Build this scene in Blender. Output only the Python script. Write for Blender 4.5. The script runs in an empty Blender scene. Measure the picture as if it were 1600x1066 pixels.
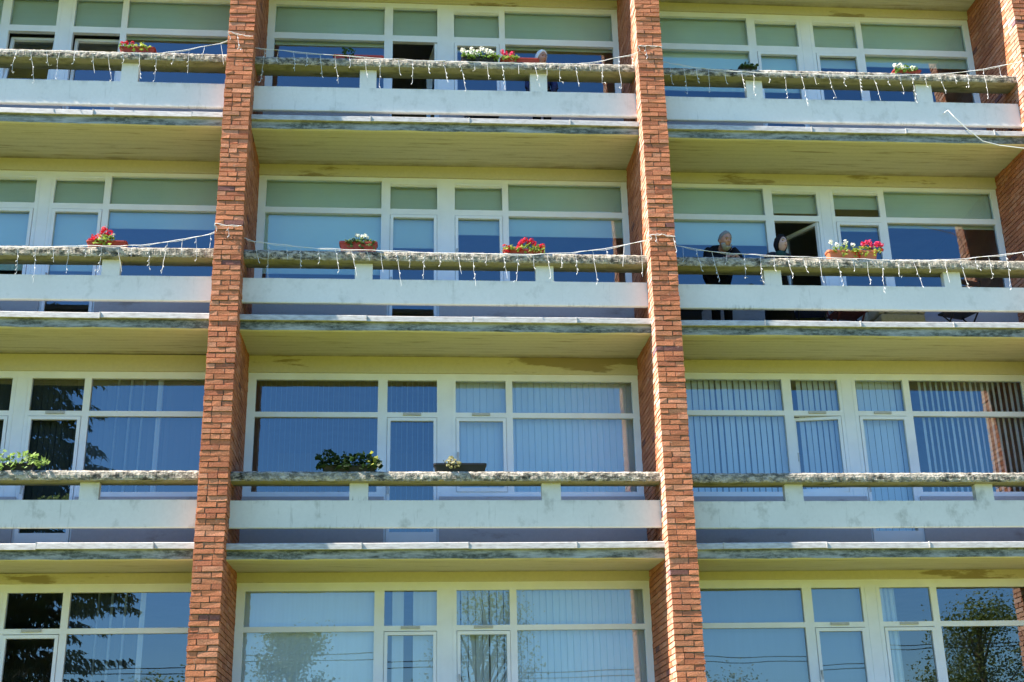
import bpy, bmesh, math, random
from mathutils import Vector, Matrix, noise as mnoise

rnd = random.Random(7)
scene = bpy.context.scene
col = scene.collection
ORG = {}                      # object -> world origin (parents are never rotated)

# ------------------------------------------------------------------ helpers
class MB:
    """collects boxes, quads and tubes into one mesh"""
    def __init__(self):
        self.v, self.f, self.c = [], [], []
    def face(self, pts, c=None):
        n = len(self.v); self.v += [tuple(p) for p in pts]
        self.f.append(tuple(range(n, n + len(pts)))); self.c.append(c)
    def box(self, x0, x1, y0, y1, z0, z1, c=None, jit=0.0, R=None):
        n = len(self.v)
        for x in (x0, x1):
            for y in (y0, y1):
                for z in (z0, z1):
                    if jit:
                        self.v.append((x + R.uniform(-jit, jit), y + R.uniform(-jit, jit), z + R.uniform(-jit, jit)))
                    else:
                        self.v.append((x, y, z))
        for q in ((0, 1, 3, 2), (4, 6, 7, 5), (0, 4, 5, 1), (2, 3, 7, 6), (0, 2, 6, 4), (1, 5, 7, 3)):
            self.f.append(tuple(n + i for i in q)); self.c.append(c)
    def tube(self, pts, r, sides=6, c=None, cap=True):
        pts = [Vector(p) for p in pts]
        rs = r if isinstance(r, (list, tuple)) else [r] * len(pts)
        n = len(self.v)
        for i, p in enumerate(pts):
            d = (pts[min(i + 1, len(pts) - 1)] - pts[max(i - 1, 0)]).normalized()
            a = d.cross(Vector((0, 0, 1)))
            if a.length < 1e-3: a = d.cross(Vector((0, 1, 0)))
            a.normalize(); b = d.cross(a)
            for k in range(sides):
                t = 2 * math.pi * k / sides
                self.v.append(tuple(p + (a * math.cos(t) + b * math.sin(t)) * rs[i]))
        for i in range(len(pts) - 1):
            for k in range(sides):
                k2 = (k + 1) % sides
                self.f.append((n + i * sides + k, n + i * sides + k2, n + (i + 1) * sides + k2, n + (i + 1) * sides + k)); self.c.append(c)
        if cap:
            self.f.append(tuple(n + k for k in range(sides))[::-1]); self.c.append(c)
            m = n + (len(pts) - 1) * sides
            self.f.append(tuple(m + k for k in range(sides))); self.c.append(c)
    def ball(self, p, r, c=None, seg=8, ring=5, sc=(1, 1, 1), jit=0):
        n = len(self.v); p = Vector(p)
        for i in range(ring + 1):
            th = math.pi * i / ring
            for k in range(seg):
                ph = 2 * math.pi * k / seg
                q = r * (1 + (rnd.uniform(-jit, jit) if jit else 0))
                self.v.append((p.x + q * sc[0] * math.sin(th) * math.cos(ph), p.y + q * sc[1] * math.sin(th) * math.sin(ph), p.z + q * sc[2] * math.cos(th)))
        for i in range(ring):
            for k in range(seg):
                k2 = (k + 1) % seg
                self.f.append((n + i * seg + k, n + (i + 1) * seg + k, n + (i + 1) * seg + k2, n + i * seg + k2)); self.c.append(c)

def tag(o, label=None, cat=None, group=None, kind=None):
    if label: o['label'] = label
    if cat: o['category'] = cat
    if group: o['group'] = group
    if kind: o['kind'] = kind
    return o

def link(o, parent, origin):
    col.objects.link(o)
    origin = Vector(origin); ORG[o] = origin
    if parent is not None:
        o.parent = parent; o.location = origin - ORG[parent]
    else:
        o.location = origin
    return o

def obj(name, mb, m, parent=None, origin=None, smooth=False, recalc=False):
    """one mesh object; mb holds world coordinates"""
    if origin is None:
        xs = [v[0] for v in mb.v]; ys = [v[1] for v in mb.v]; zs = [v[2] for v in mb.v]
        origin = ((min(xs) + max(xs)) / 2, (min(ys) + max(ys)) / 2, min(zs))
    me = bpy.data.meshes.new(name)
    ox, oy, oz = origin
    me.from_pydata([(x - ox, y - oy, z - oz) for x, y, z in mb.v], [], mb.f)
    if any(c is not None for c in mb.c):
        at = me.color_attributes.new('tint', 'FLOAT_COLOR', 'CORNER')
        buf = []
        for f, c in zip(mb.f, mb.c):
            c = c or (1, 1, 1)
            buf += [c[0], c[1], c[2], 1.0] * len(f)
        at.data.foreach_set('color', buf)
    if recalc:
        bm = bmesh.new(); bm.from_mesh(me); bmesh.ops.remove_doubles(bm, verts=bm.verts, dist=1e-5); bmesh.ops.recalc_face_normals(bm, faces=bm.faces); bm.to_mesh(me); bm.free()
    me.materials.append(m)
    if smooth:
        me.polygons.foreach_set('use_smooth', [True] * len(me.polygons))
    me.update()
    return link(bpy.data.objects.new(name, me), parent, origin)

def empty(name, loc, parent=None):
    o = bpy.data.objects.new(name, None); o.empty_display_size = .2
    return link(o, parent, loc)

# ------------------------------------------------------------------ materials
def mat(name):
    m = bpy.data.materials.new(name); m.use_nodes = True
    nt = m.node_tree; bs = nt.nodes['Principled BSDF']
    return m, nt, bs
def N(nt, t, **kw):
    n = nt.nodes.new(t)
    for k, v in kw.items():
        if k.startswith('i_'):
            n.inputs[k[2:].replace('_', ' ')].default_value = v
        else:
            setattr(n, k, v)
    return n
def L(nt, a, b): nt.links.new(a, b)
def ramp(nt, fac, stops, interp='LINEAR'):
    r = nt.nodes.new('ShaderNodeValToRGB'); r.color_ramp.interpolation = interp
    e = r.color_ramp.elements
    while len(e) < len(stops): e.new(.5)
    for i, (p, c) in enumerate(stops):
        e[i].position = p; e[i].color = c if len(c) == 4 else (*c, 1)
    if fac is not None: L(nt, fac, r.inputs[0])
    return r
def geo_pos(nt, scale=(1, 1, 1)):
    g = nt.nodes.new('ShaderNodeNewGeometry')
    m = N(nt, 'ShaderNodeMapping'); m.inputs['Scale'].default_value = scale
    L(nt, g.outputs['Position'], m.inputs[0]); return m.outputs[0]
def noise(nt, vec, scale, detail=5, rough=.55):
    n = N(nt, 'ShaderNodeTexNoise'); n.inputs['Scale'].default_value = scale
    n.inputs['Detail'].default_value = detail; n.inputs['Roughness'].default_value = rough
    L(nt, vec, n.inputs['Vector']); return n.outputs['Fac']
def mixc(nt, fac, a, b, mode='MIX'):
    n = N(nt, 'ShaderNodeMix', data_type='RGBA', blend_type=mode)
    for sock, v in ((n.inputs[0], fac), (n.inputs[6], a), (n.inputs[7], b)):
        if isinstance(v, (int, float)): sock.default_value = v
        elif isinstance(v, tuple): sock.default_value = v if len(v) == 4 else (*v, 1)
        else: L(nt, v, sock)
    return n.outputs[2]
def bump(nt, bs, h, strength=.5, dist=.01):
    b = N(nt, 'ShaderNodeBump'); b.inputs['Strength'].default_value = strength; b.inputs['Distance'].default_value = dist
    L(nt, h, b.inputs['Height']); L(nt, b.outputs[0], bs.inputs['Normal'])

def flat(name, c, rough=.7, var=.12, scale=20, spec=.3):
    m, nt, bs = mat(name)
    n = noise(nt, geo_pos(nt), scale)
    lo = tuple(x * (1 - var) for x in c); hi = tuple(min(1, x * (1 + var)) for x in c)
    L(nt, ramp(nt, n, [(.3, lo), (.7, hi)]).outputs[0], bs.inputs['Base Color'])
    bs.inputs['Roughness'].default_value = rough; bs.inputs['Specular IOR Level'].default_value = spec
    return m

def tinted(name, rough=.85, nscale=60, var=.25, b=.3, bd=.004, spec=.2, translucent=0):
    m, nt, bs = mat(name)
    a = N(nt, 'ShaderNodeVertexColor', layer_name='tint')
    n = noise(nt, geo_pos(nt), nscale, 6)
    k = ramp(nt, n, [(.25, (1 - var,) * 3), (.75, (1 + var * .5,) * 3)]).outputs[0]
    L(nt, mixc(nt, 1.0, a.outputs[0], k, 'MULTIPLY'), bs.inputs['Base Color'])
    bs.inputs['Roughness'].default_value = rough; bs.inputs['Specular IOR Level'].default_value = spec
    if b: bump(nt, bs, n, b, bd)
    if translucent:
        tr = N(nt, 'ShaderNodeBsdfTranslucent'); L(nt, a.outputs[0], tr.inputs[0])
        mx = N(nt, 'ShaderNodeMixShader'); mx.inputs[0].default_value = translucent
        L(nt, bs.outputs[0], mx.inputs[1]); L(nt, tr.outputs[0], mx.inputs[2])
        L(nt, mx.outputs[0], nt.nodes['Material Output'].inputs[0])
    return m

M = {}
M['brick'] = tinted('brick', .9, 55, .38, .6, .006)
def weather_brick(m):
    nt = m.node_tree; bs = nt.nodes['Principled BSDF']; src = bs.inputs['Base Color'].links[0].from_socket
    a = noise(nt, geo_pos(nt, (1, 1, .35)), 1.6, 6, .6); b_ = noise(nt, geo_pos(nt), 17, 6, .7)
    c = mixc(nt, ramp(nt, a, [(.50, (0, 0, 0)), (.78, (.55, .55, .55))]).outputs[0], src, (.16, .075, .05))
    c = mixc(nt, ramp(nt, b_, [(.60, (0, 0, 0)), (.70, (.65, .65, .65))]).outputs[0], c, (.40, .31, .24))
    L(nt, c, bs.inputs['Base Color'])
weather_brick(M['brick'])
M['mortar'] = flat('mortar', (.17, .125, .095), .95, .75, 16)
M['frame'] = flat('white_pvc', (.74, .76, .77), .45, .05, 3, .4)
M['grille'] = flat('vent_grey', (.42, .42, .40), .5, .1)
M['leaf'] = tinted('leaf', .6, 30, .3, 0, spec=.3, translucent=.35)
M['petal'] = tinted('petal', .7, 80, .2, 0, translucent=.3)
M['bark'] = flat('bark', (.10, .075, .055), .95, .4, 12)
M['cable'] = flat('white_cable', (.60, .61, .64), .5, .05)
M['black_plastic'] = flat('black_plastic', (.015, .015, .018), .45, .2)
M['red_plastic'] = flat('red_plastic', (.33, .045, .03), .45, .2, 12)
M['terracotta'] = flat('terracotta_plastic', (.50, .15, .075), .5, .15, 12)
M['soil'] = flat('soil', (.03, .02, .015), .95, .4, 60)
M['interior'] = flat('interior_paint', (.33, .31, .27), .9, .1, 2)
M['dark_cloth'] = flat('black_cloth', (.010, .010, .013), .9, .3, 40, .1)
M['navy_cloth'] = flat('navy_cloth', (.016, .018, .03), .9, .3, 40, .1)
M['green_cloth'] = flat('green_cloth', (.02, .05, .045), .9, .3, 40, .1)
M['blue_cloth'] = flat('blue_cloth', (.04, .05, .12), .9, .3, 40, .1)
M['skin'] = flat('skin', (.36, .185, .13), .55, .10, 25, .35)
M['grey_hair'] = flat('grey_hair', (.17, .17, .175), .8, .3, 90)
M['beard'] = flat('grey_beard', (.27, .265, .26), .9, .35, 90)
M['white_hair'] = flat('white_hair', (.62, .62, .66), .8, .2, 90)
M['pale_skin'] = flat('pale_skin', (.46, .285, .23), .55, .10, 25, .35)
M['eye'] = flat('eye', (.02, .015, .012), .2, .1)
M['lip'] = flat('lip', (.30, .11, .09), .5, .1)
M['beige'] = flat('beige_upholstery', (.42, .38, .28), .9, .12, 25)
M['chair_metal'] = flat('dark_metal', (.03, .03, .035), .4, .2)
M['wood_red'] = flat('red_brown_wood', (.14, .03, .025), .5, .3, 15)

def m_glass():
    m, nt, bs = mat('window_glass'); nt.nodes.remove(bs)
    out = nt.nodes['Material Output']
    fr = N(nt, 'ShaderNodeFresnel'); fr.inputs['IOR'].default_value = 1.52
    mu = N(nt, 'ShaderNodeMath', operation='MULTIPLY', use_clamp=True); mu.inputs[1].default_value = GLASS
    L(nt, fr.outputs[0], mu.inputs[0])
    gl = N(nt, 'ShaderNodeBsdfGlossy'); gl.inputs['Roughness'].default_value = 0.0
    gl.inputs['Color'].default_value = (.93, .97, 1, 1)
    tr = N(nt, 'ShaderNodeBsdfTransparent'); tr.inputs['Color'].default_value = (.88, .94, .95, 1)
    n = noise(nt, geo_pos(nt, (1, 1, .7)), .9, 1, .4)
    b = N(nt, 'ShaderNodeBump'); b.inputs['Strength'].default_value = .10; b.inputs['Distance'].default_value = .02
    L(nt, n, b.inputs['Height']); L(nt, b.outputs[0], gl.inputs['Normal'])
    mx = N(nt, 'ShaderNodeMixShader'); L(nt, mu.outputs[0], mx.inputs[0])
    L(nt, tr.outputs[0], mx.inputs[1]); L(nt, gl.outputs[0], mx.inputs[2]); L(nt, mx.outputs[0], out.inputs[0])
    return m
GLASS = 3.2
M['glass'] = m_glass()

def m_blind(name, c, tr=.25):
    m, nt, bs = mat(name)
    n = noise(nt, geo_pos(nt, (6, 6, .4)), 4, 3)
    L(nt, ramp(nt, n, [(.2, tuple(x * .9 for x in c)), (.8, c)]).outputs[0], bs.inputs['Base Color'])
    bs.inputs['Roughness'].default_value = .9; bs.inputs['Specular IOR Level'].default_value = .1
    return m
M['roller'] = flat('roller_blind_fabric', (.70, .79, .65), .9, .04, 1.2, .1)
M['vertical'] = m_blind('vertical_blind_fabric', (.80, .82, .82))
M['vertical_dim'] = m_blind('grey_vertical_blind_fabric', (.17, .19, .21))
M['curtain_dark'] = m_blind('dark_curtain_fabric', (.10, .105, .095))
M['sheer'] = m_blind('sheer_fabric', (.30, .35, .38))

def m_plaster(name, c, dirt, lo, hi, scale=(1, 1, 1), nscale=3, b=.3):
    m, nt, bs = mat(name)
    p = geo_pos(nt, scale)
    n1 = noise(nt, p, nscale, 7, .62); n2 = noise(nt, geo_pos(nt), 24, 5)
    f = ramp(nt, n1, [(lo, (0, 0, 0)), (hi, (1, 1, 1))]).outputs[0]
    base = mixc(nt, n2, tuple(x * .88 for x in c), tuple(x * 1.08 for x in c))
    L(nt, mixc(nt, f, base, dirt), bs.inputs['Base Color'])
    bs.inputs['Roughness'].default_value = .9; bs.inputs['Specular IOR Level'].default_value = .15
    bump(nt, bs, n2, b, .004)
    return m
M['soffit'] = m_plaster('soffit_paint', (.54, .515, .42), (.31, .28, .19), .55, .70, (.30, 3.6, 1), 4.5, .35)
def soffit_tone(m):  # patchy darkening towards the wall, plus faint board marks
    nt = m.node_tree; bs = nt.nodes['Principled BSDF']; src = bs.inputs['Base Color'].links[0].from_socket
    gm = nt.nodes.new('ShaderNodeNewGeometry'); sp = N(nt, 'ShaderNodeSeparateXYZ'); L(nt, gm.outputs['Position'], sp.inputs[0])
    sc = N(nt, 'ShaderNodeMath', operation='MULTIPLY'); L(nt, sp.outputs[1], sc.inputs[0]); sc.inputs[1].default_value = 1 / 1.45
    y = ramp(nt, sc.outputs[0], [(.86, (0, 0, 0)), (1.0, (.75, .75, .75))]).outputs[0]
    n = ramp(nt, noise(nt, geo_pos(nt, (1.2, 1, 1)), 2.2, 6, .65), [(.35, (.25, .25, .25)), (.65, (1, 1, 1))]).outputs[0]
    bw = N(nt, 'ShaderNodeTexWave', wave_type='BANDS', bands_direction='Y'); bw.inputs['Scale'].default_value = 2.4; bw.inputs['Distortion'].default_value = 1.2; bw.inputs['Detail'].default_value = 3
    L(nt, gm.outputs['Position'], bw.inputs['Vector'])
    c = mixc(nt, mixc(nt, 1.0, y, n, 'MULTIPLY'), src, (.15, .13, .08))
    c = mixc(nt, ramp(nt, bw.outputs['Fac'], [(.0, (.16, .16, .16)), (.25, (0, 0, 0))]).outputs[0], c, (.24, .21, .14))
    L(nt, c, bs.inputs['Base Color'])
soffit_tone(M['soffit'])
M['lintel'] = m_plaster('lintel_paint', (.54, .50, .36), (.30, .25, .15), .60, .635, (.33, .2, 1.9), 1.5, .3)
M['spandrel'] = m_plaster('spandrel_paint', (.42, .40, .41), (.30, .27, .26), .58, .66, (.6, 1, 1.4), 1.5, .2)
M['floorpaint'] = m_plaster('balcony_floor', (.35, .34, .32), (.2, .2, .18), .5, .8)

def m_band(name, c, dirt, amt):
    m, nt, bs = mat(name)
    n1 = noise(nt, geo_pos(nt, (1, 1, .8)), 4.5, 7, .62); n2 = noise(nt, geo_pos(nt), 24, 5)
    n3 = noise(nt, geo_pos(nt, (7, 1, .55)), 2.6, 6, .7); n4 = noise(nt, geo_pos(nt), 1.1, 3)
    base = mixc(nt, n2, tuple(x * .90 for x in c), tuple(min(1, x * 1.06) for x in c))
    base = mixc(nt, ramp(nt, n4, [(.35, (0, 0, 0)), (.7, (.5, .5, .5))]).outputs[0], base, tuple(x * .86 for x in c))
    f = ramp(nt, n1, [(.56, (0, 0, 0)), (.82, (amt, amt, amt))]).outputs[0]
    g_ = ramp(nt, n3, [(.60, (0, 0, 0)), (.80, (amt * .8,) * 3)]).outputs[0]
    tc = N(nt, 'ShaderNodeTexCoord'); sp = N(nt, 'ShaderNodeSeparateXYZ'); L(nt, tc.outputs['Object'], sp.inputs[0])
    low = ramp(nt, sp.outputs[2], [(.0, (1, 1, 1)), (.07, (0, 0, 0))]).outputs[0]        # run-off collects along the lower edge
    top = ramp(nt, sp.outputs[2], [(.31, (0, 0, 0)), (.40, (1, 1, 1))]).outputs[0]
    n5 = noise(nt, geo_pos(nt, (9, 1, 1.2)), 3.2, 6, .7); n6 = noise(nt, geo_pos(nt, (2.2, 1, .5)), 2.0, 5, .7)
    k5 = ramp(nt, n5, [(.50, (0, 0, 0)), (.66, (1, 1, 1))]).outputs[0]; k6 = ramp(nt, n6, [(.48, (0, 0, 0)), (.70, (.55, .55, .55))]).outputs[0]
    col_ = mixc(nt, g_, mixc(nt, f, base, dirt), tuple(x * .8 for x in dirt))
    pm_ = ramp(nt, noise(nt, geo_pos(nt), .9, 3), [(.52, (0, 0, 0)), (.68, (.85, .85, .85))]).outputs[0]
    col_ = mixc(nt, mixc(nt, 1.0, mixc(nt, 1.0, low, k5, 'MULTIPLY'), pm_, 'MULTIPLY'), col_, tuple(x * .35 for x in dirt))
    col_ = mixc(nt, mixc(nt, 1.0, top, k6, 'MULTIPLY'), col_, tuple(x * .8 for x in dirt))
    L(nt, col_, bs.inputs['Base Color'])
    bs.inputs['Roughness'].default_value = .9; bs.inputs['Specular IOR Level'].default_value = .15
    bump(nt, bs, n2, .3, .004)
    return m
M['band'] = m_band('white_parapet_paint', (.70, .685, .685), (.36, .36, .34), .65)
M['band_worn'] = m_band('worn_parapet_paint', (.60, .61, .60), (.24, .25, .22), .9)
def m_edge():
    m, nt, bs = mat('stained_slab_edge')
    n1 = noise(nt, geo_pos(nt, (.55, 1, 3.5)), 2.3, 8, .7)
    n2 = noise(nt, geo_pos(nt, (3.0, 1, 6)), 5, 8, .7)
    c1 = ramp(nt, n2, [(.32, (.02, .025, .022)), (.50, (.10, .115, .105)), (.72, (.30, .32, .31))]).outputs[0]
    f = ramp(nt, n1, [(.46, (1, 1, 1)), (.64, (0, 0, 0))]).outputs[0]
    L(nt, mixc(nt, f, (.34, .36, .36), c1), bs.inputs['Base Color'])
    bs.inputs['Roughness'].default_value = .95; bump(nt, bs, n2, .4, .006)
    return m
M['edge'] = m_edge()

def m_coping():
    m, nt, bs = mat('rough_aggregate_concrete')
    p = geo_pos(nt, (.6, 1, 1.2))
    n = noise(nt, p, 15, 9, .76); n2 = noise(nt, geo_pos(nt), 2.4, 4); n3 = noise(nt, geo_pos(nt, (1, 1, 1.6)), 3.1, 3)
    v = N(nt, 'ShaderNodeTexVoronoi'); v.inputs['Scale'].default_value = 55; L(nt, p, v.inputs['Vector'])
    c = ramp(nt, n, [(.40, (.018, .018, .015)), (.46, (.10, .092, .076)), (.53, (.30, .275, .235)), (.66, (.52, .48, .42))]).outputs[0]
    c = mixc(nt, ramp(nt, n2, [(.40, (0, 0, 0)), (.75, (.55, .55, .55))]).outputs[0], c, (.34, .325, .28))
    c = mixc(nt, ramp(nt, n3, [(.70, (0, 0, 0)), (.74, (.8, .8, .8))]).outputs[0], c, (.38, .24, .05))
    L(nt, c, bs.inputs['Base Color']); bs.inputs['Roughness'].default_value = .95
    a = N(nt, 'ShaderNodeMath', operation='ADD'); L(nt, n, a.inputs[0]); L(nt, v.outputs['Distance'], a.inputs[1])
    bump(nt, bs, a.outputs[0], .55, .008)
    return m
M['coping'] = m_coping()
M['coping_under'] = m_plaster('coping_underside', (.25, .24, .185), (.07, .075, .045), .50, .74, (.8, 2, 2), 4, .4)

def m_flash():
    m, nt, bs = mat('weathered_sheet_metal')
    n = noise(nt, geo_pos(nt, (2, 1, 9)), 4, 6, .65)
    L(nt, ramp(nt, n, [(.30, (.26, .25, .24)), (.55, (.43, .43, .43)), (.75, (.52, .52, .53))]).outputs[0], bs.inputs['Base Color'])
    bs.inputs['Roughness'].default_value = .62; bs.inputs['Metallic'].default_value = .15
    bump(nt, bs, n, .3, .004)
    return m
M['flash'] = m_flash()

def m_grass():
    m, nt, bs = mat('lawn_grass')
    n = noise(nt, geo_pos(nt), .25, 6); n2 = noise(nt, geo_pos(nt), 14, 6)
    c = ramp(nt, n, [(.3, (.120, .148, .018)), (.6, (.155, .178, .022)), (.8, (.19, .19, .036))]).outputs[0]
    L(nt, mixc(nt, n2, c, (.140, .162, .019)), bs.inputs['Base Color']); bs.inputs['Roughness'].default_value = .95
    bs.inputs['Specular IOR Level'].default_value = .1
    return m
M['grass'] = m_grass()

# ------------------------------------------------------------------ geometry constants (metres; X along, Y in, Z up)
GROUND = -4.95
H = 3.136
FZ = {0: 3 * H, 1: 2 * H, 2: H, 3: 0.0, 4: -H}          # floor line of each storey (lower edge of its sheet-metal flashing)
PIL = [(-6.0, -5.628), (-.012, .360), (6.024, 6.395), (11.987, 12.36)]
BAY = [(-5.628, -.012), (.360, 6.024), (6.395, 11.987)]
BX = [-6.0, 0.0, 5.965]                                   # bay origin for the window pattern
TILT = {(3, 0): (.009, .01), (3, 1): (-.001, -.001), (3, 2): (-.02, -.005), (2, 0): (.005, .017), (2, 1): (.004, .009),
        (2, 2): (-.007, .007), (1, 0): (-.002, .003), (1, 1): (-.017, .014), (1, 2): (-.022, -.002)}
TOP = 3 * H + 1.05
WALL = 1.44

# ------------------------------------------------------------------ ground
g = MB(); S = 600
g.face([(-S, -S, GROUND), (S, -S, GROUND), (S, S, GROUND), (-S, S, GROUND)])
tag(obj('lawn', g, M['grass'], None, (0, 0, GROUND)), 'sunlit green lawn stretching out in front of the building', 'lawn', kind='structure')

# ------------------------------------------------------------------ the building
B = empty('apartment_building', (3.2, 3.5, GROUND))
tag(B, 'multi-storey block with red brick pillars, long white balconies and white-framed window walls', 'building')

# brick pillars, every brick a block
BRICKS = [(.47, .172, .087), (.50, .188, .096), (.45, .163, .083), (.52, .205, .11), (.43, .15, .078), (.48, .178, .091), (.39, .135, .073), (.53, .228, .135)]
def brick_col(R):
    c = R.choice(BRICKS); k = R.uniform(.90, 1.08)
    if R.random() < .015: c = (.20, .085, .075)
    return tuple(x * k for x in c)
def sun_tint(c): return (min(.62, c[0] * 1.12), c[1] * 1.75, c[2] * 2.5)     # left brick faces near the front: strong sunlight painted into their colour
for pi, (px0, px1) in enumerate(PIL):
    R = random.Random(100 + pi)
    mb = MB(); ch = H / 42; bh = ch - .0135; z = GROUND; k = 0
    while z < TOP:
        z1 = z + bh
        def jr(): return R.uniform(-.0045, .0045)
        w = px1 - px0; hd = .118; j = .011
        split = px0 + (w - hd - j if k % 2 else hd)
        d1, d2 = ((.25, .12) if k % 2 == 0 else (.12, .25))
        if z > -3.6:
            split += R.uniform(-.012, .012)
        dl, dr = (.25, .12) if k % 2 == 0 else (.12, .25)
        y0 = R.uniform(-.005, .006)
        c0 = len(mb.c)
        if R.random() < .13:      # a course with two half bricks
            s2 = split + (.125 if k % 2 == 0 else -.125)
            a, b = sorted((split, s2))
            mb.box(px0 + jr(), a - j / 2, y0, dl, z + jr() * .5, z1 + jr() * .5, brick_col(R), .0025, R)
            mb.box(a + j / 2, b - j / 2, y0 + jr(), .12, z + jr() * .5, z1 + jr() * .5, brick_col(R), .0025, R)
            mb.box(b + j / 2, px1 + jr(), y0 + jr(), dr, z + jr() * .5, z1 + jr() * .5, brick_col(R), .0025, R)
        else:
            mb.box(px0 + jr(), split - j * R.uniform(.3, .7), y0, dl, z + jr() * .5, z1 + jr() * .5, brick_col(R), .003, R)
            mb.box(split + j * R.uniform(.3, .7), px1 + jr(), y0 + jr(), dr, z + jr() * .5, z1 + jr() * .5, brick_col(R), .003, R)
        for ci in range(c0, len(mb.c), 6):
            if mb.v[mb.f[ci][0]][0] < px0 + .03: mb.c[ci] = sun_tint(mb.c[ci])
        for side, dstart in ((0, dl), (1, dr)):
            y = dstart + j
            while y < 1.62:
                y2 = min(y + .25, 1.64)
                xo = jr() * .8
                if side == 0:
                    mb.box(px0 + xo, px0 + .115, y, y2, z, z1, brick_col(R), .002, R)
                    if y < .2: mb.c[-6] = sun_tint(mb.c[-6])
                else: mb.box(px1 - .115, px1 + xo, y, y2, z, z1, brick_col(R), .002, R)
                y = y2 + j
        z += ch; k += 1
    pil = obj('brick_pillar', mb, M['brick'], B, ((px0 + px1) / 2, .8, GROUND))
    mm = MB(); mm.box(px0 + .015, px1 - .015, .016, 1.64, GROUND, TOP - .01)
    obj('mortar_core', mm, M['mortar'], pil)

# interior rooms behind the windows
mi = MB()
for r, F in FZ.items():
    mi.box(-6, 12.4, 1.66, 6.4, F - .16, F + .06)
mi.box(-6, 12.4, 6.4, 6.6, GROUND, TOP)
for (a, b) in PIL:
    for r, F in FZ.items():
        mi.box(a + .05, b - .05, 1.66, 6.4, F + .06, F + H - .16)
mi.box(-6, 12.4, 1.66, 6.4, TOP - .1, TOP)
obj('interior_shell', mi, M['interior'], B)

# per-storey window heights relative to the floor line: frame top, glass top, transom top, transom bottom
WZ = {0: (2.90, 2.82, 2.30, 2.19), 1: (2.905, 2.82, 2.295, 2.185), 2: (2.862, 2.803, 2.335, 2.243), 3: (2.812, 2.712, 2.225, 2.15), 4: (2.925, 2.813, 2.335, 2.263)}
COLS = [(.475, 2.22), (2.355, 3.07), (3.34, 4.07), (4.165, 5.93)]
DOOR = {(1, 0): 2, (2, 0): 2, (3, 0): 2, (4, 0): 2, (1, 1): 1, (2, 1): 1, (3, 1): 1, (4, 1): 1, (1, 2): 1, (2, 2): 1, (3, 2): 2, (4, 2): 2, (0, 0): 2, (0, 1): 1, (0, 2): 1}
SILL = .98
# blinds: (storey, bay) -> per column: lower bottom height / kind ; rollers hang in two lengths
ROLL = {  # lower-sash roller bottoms for columns A..D (rel. to floor), None = no lower blind
    (1, 0): (2.0, 2.10, 2.12, 2.165), (1, 1): (2.15, None, 2.11, 2.17), (1, 2): (1.5, 1.5, 1.995, 2.04),
    (2, 0): (1.3, 1.3, 1.3, 2.005), (2, 1): (1.3, 1.75, 1.985, 1.975), (2, 2): (1.88, None, 2.155, 2.225)}
UPPER = {(2, 2): (None, 2.455, 2.535, None)}
VERT = {  # kind, tint, slat angle, x range in column (fractions)
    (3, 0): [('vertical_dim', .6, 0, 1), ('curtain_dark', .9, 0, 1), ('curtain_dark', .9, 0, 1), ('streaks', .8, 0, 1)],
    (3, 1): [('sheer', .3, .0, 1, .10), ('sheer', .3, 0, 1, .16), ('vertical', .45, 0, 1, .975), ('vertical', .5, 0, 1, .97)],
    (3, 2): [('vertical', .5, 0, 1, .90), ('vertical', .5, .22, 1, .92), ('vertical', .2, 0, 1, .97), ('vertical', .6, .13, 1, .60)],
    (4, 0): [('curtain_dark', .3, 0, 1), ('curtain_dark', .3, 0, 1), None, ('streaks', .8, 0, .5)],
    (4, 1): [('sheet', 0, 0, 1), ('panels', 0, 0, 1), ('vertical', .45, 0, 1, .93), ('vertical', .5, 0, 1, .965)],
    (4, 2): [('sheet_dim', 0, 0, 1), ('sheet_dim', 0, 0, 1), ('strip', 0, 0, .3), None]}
OPEN = {(1, 1): {1: 80}, (2, 2): {1: 58}, (1, 0): {1: 't', 2: 't'}, (3, 2): {1: 9}}    # lower sashes swung inward, degrees

def pleat(mb, x0, x1, y, z0, z1, amp, w, cover=.97):
    """vertical slats / pleats as a zigzag sheet"""
    n = max(2, int((x1 - x0) / w)); w = (x1 - x0) / n
    for i in range(n):
        xa = x0 + i * w; xb = xa + w * min(.98, cover * rnd.uniform(.88, 1.1)); k = amp * rnd.uniform(.55, 1.25)
        mb.face([(xa, y - k * .035, z0), (xb, y + k * .035, z0), (xb, y + k * .035, z1), (xa, y - k * .035, z1)])
        if cover > .95 and amp > .3:
            mb.face([(xb, y + k * .035, z0), (xa + w, y - amp * .035, z0), (xa + w, y - amp * .035, z1), (xb, y + k * .035, z1)])

def ring(mb, x0, x1, z0, z1, y0, y1, t):
    mb.box(x0, x0 + t, y0, y1, z0, z1); mb.box(x1 - t, x1, y0, y1, z0, z1)
    mb.box(x0 + t, x1 - t, y0, y1, z0, z0 + t); mb.box(x0 + t, x1 - t, y0, y1, z1 - t, z1)

def pane(parent, x0, x1, z0, z1, y, lean=0.0):
    mb = MB(); a = rnd.uniform(-.006, .006); b = rnd.uniform(-.006, .006) + lean * min(1, 1.2 / (z1 - z0))
    xc = (x0 + x1) / 2; zc = (z0 + z1) / 2
    mb.face([(x, y + a * (x - xc) + b * (zz - zc), zz) for x, zz in ((x0, z0), (x1, z0), (x1, z1), (x0, z1))])
    return obj('pane', mb, M['glass'], parent)

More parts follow.
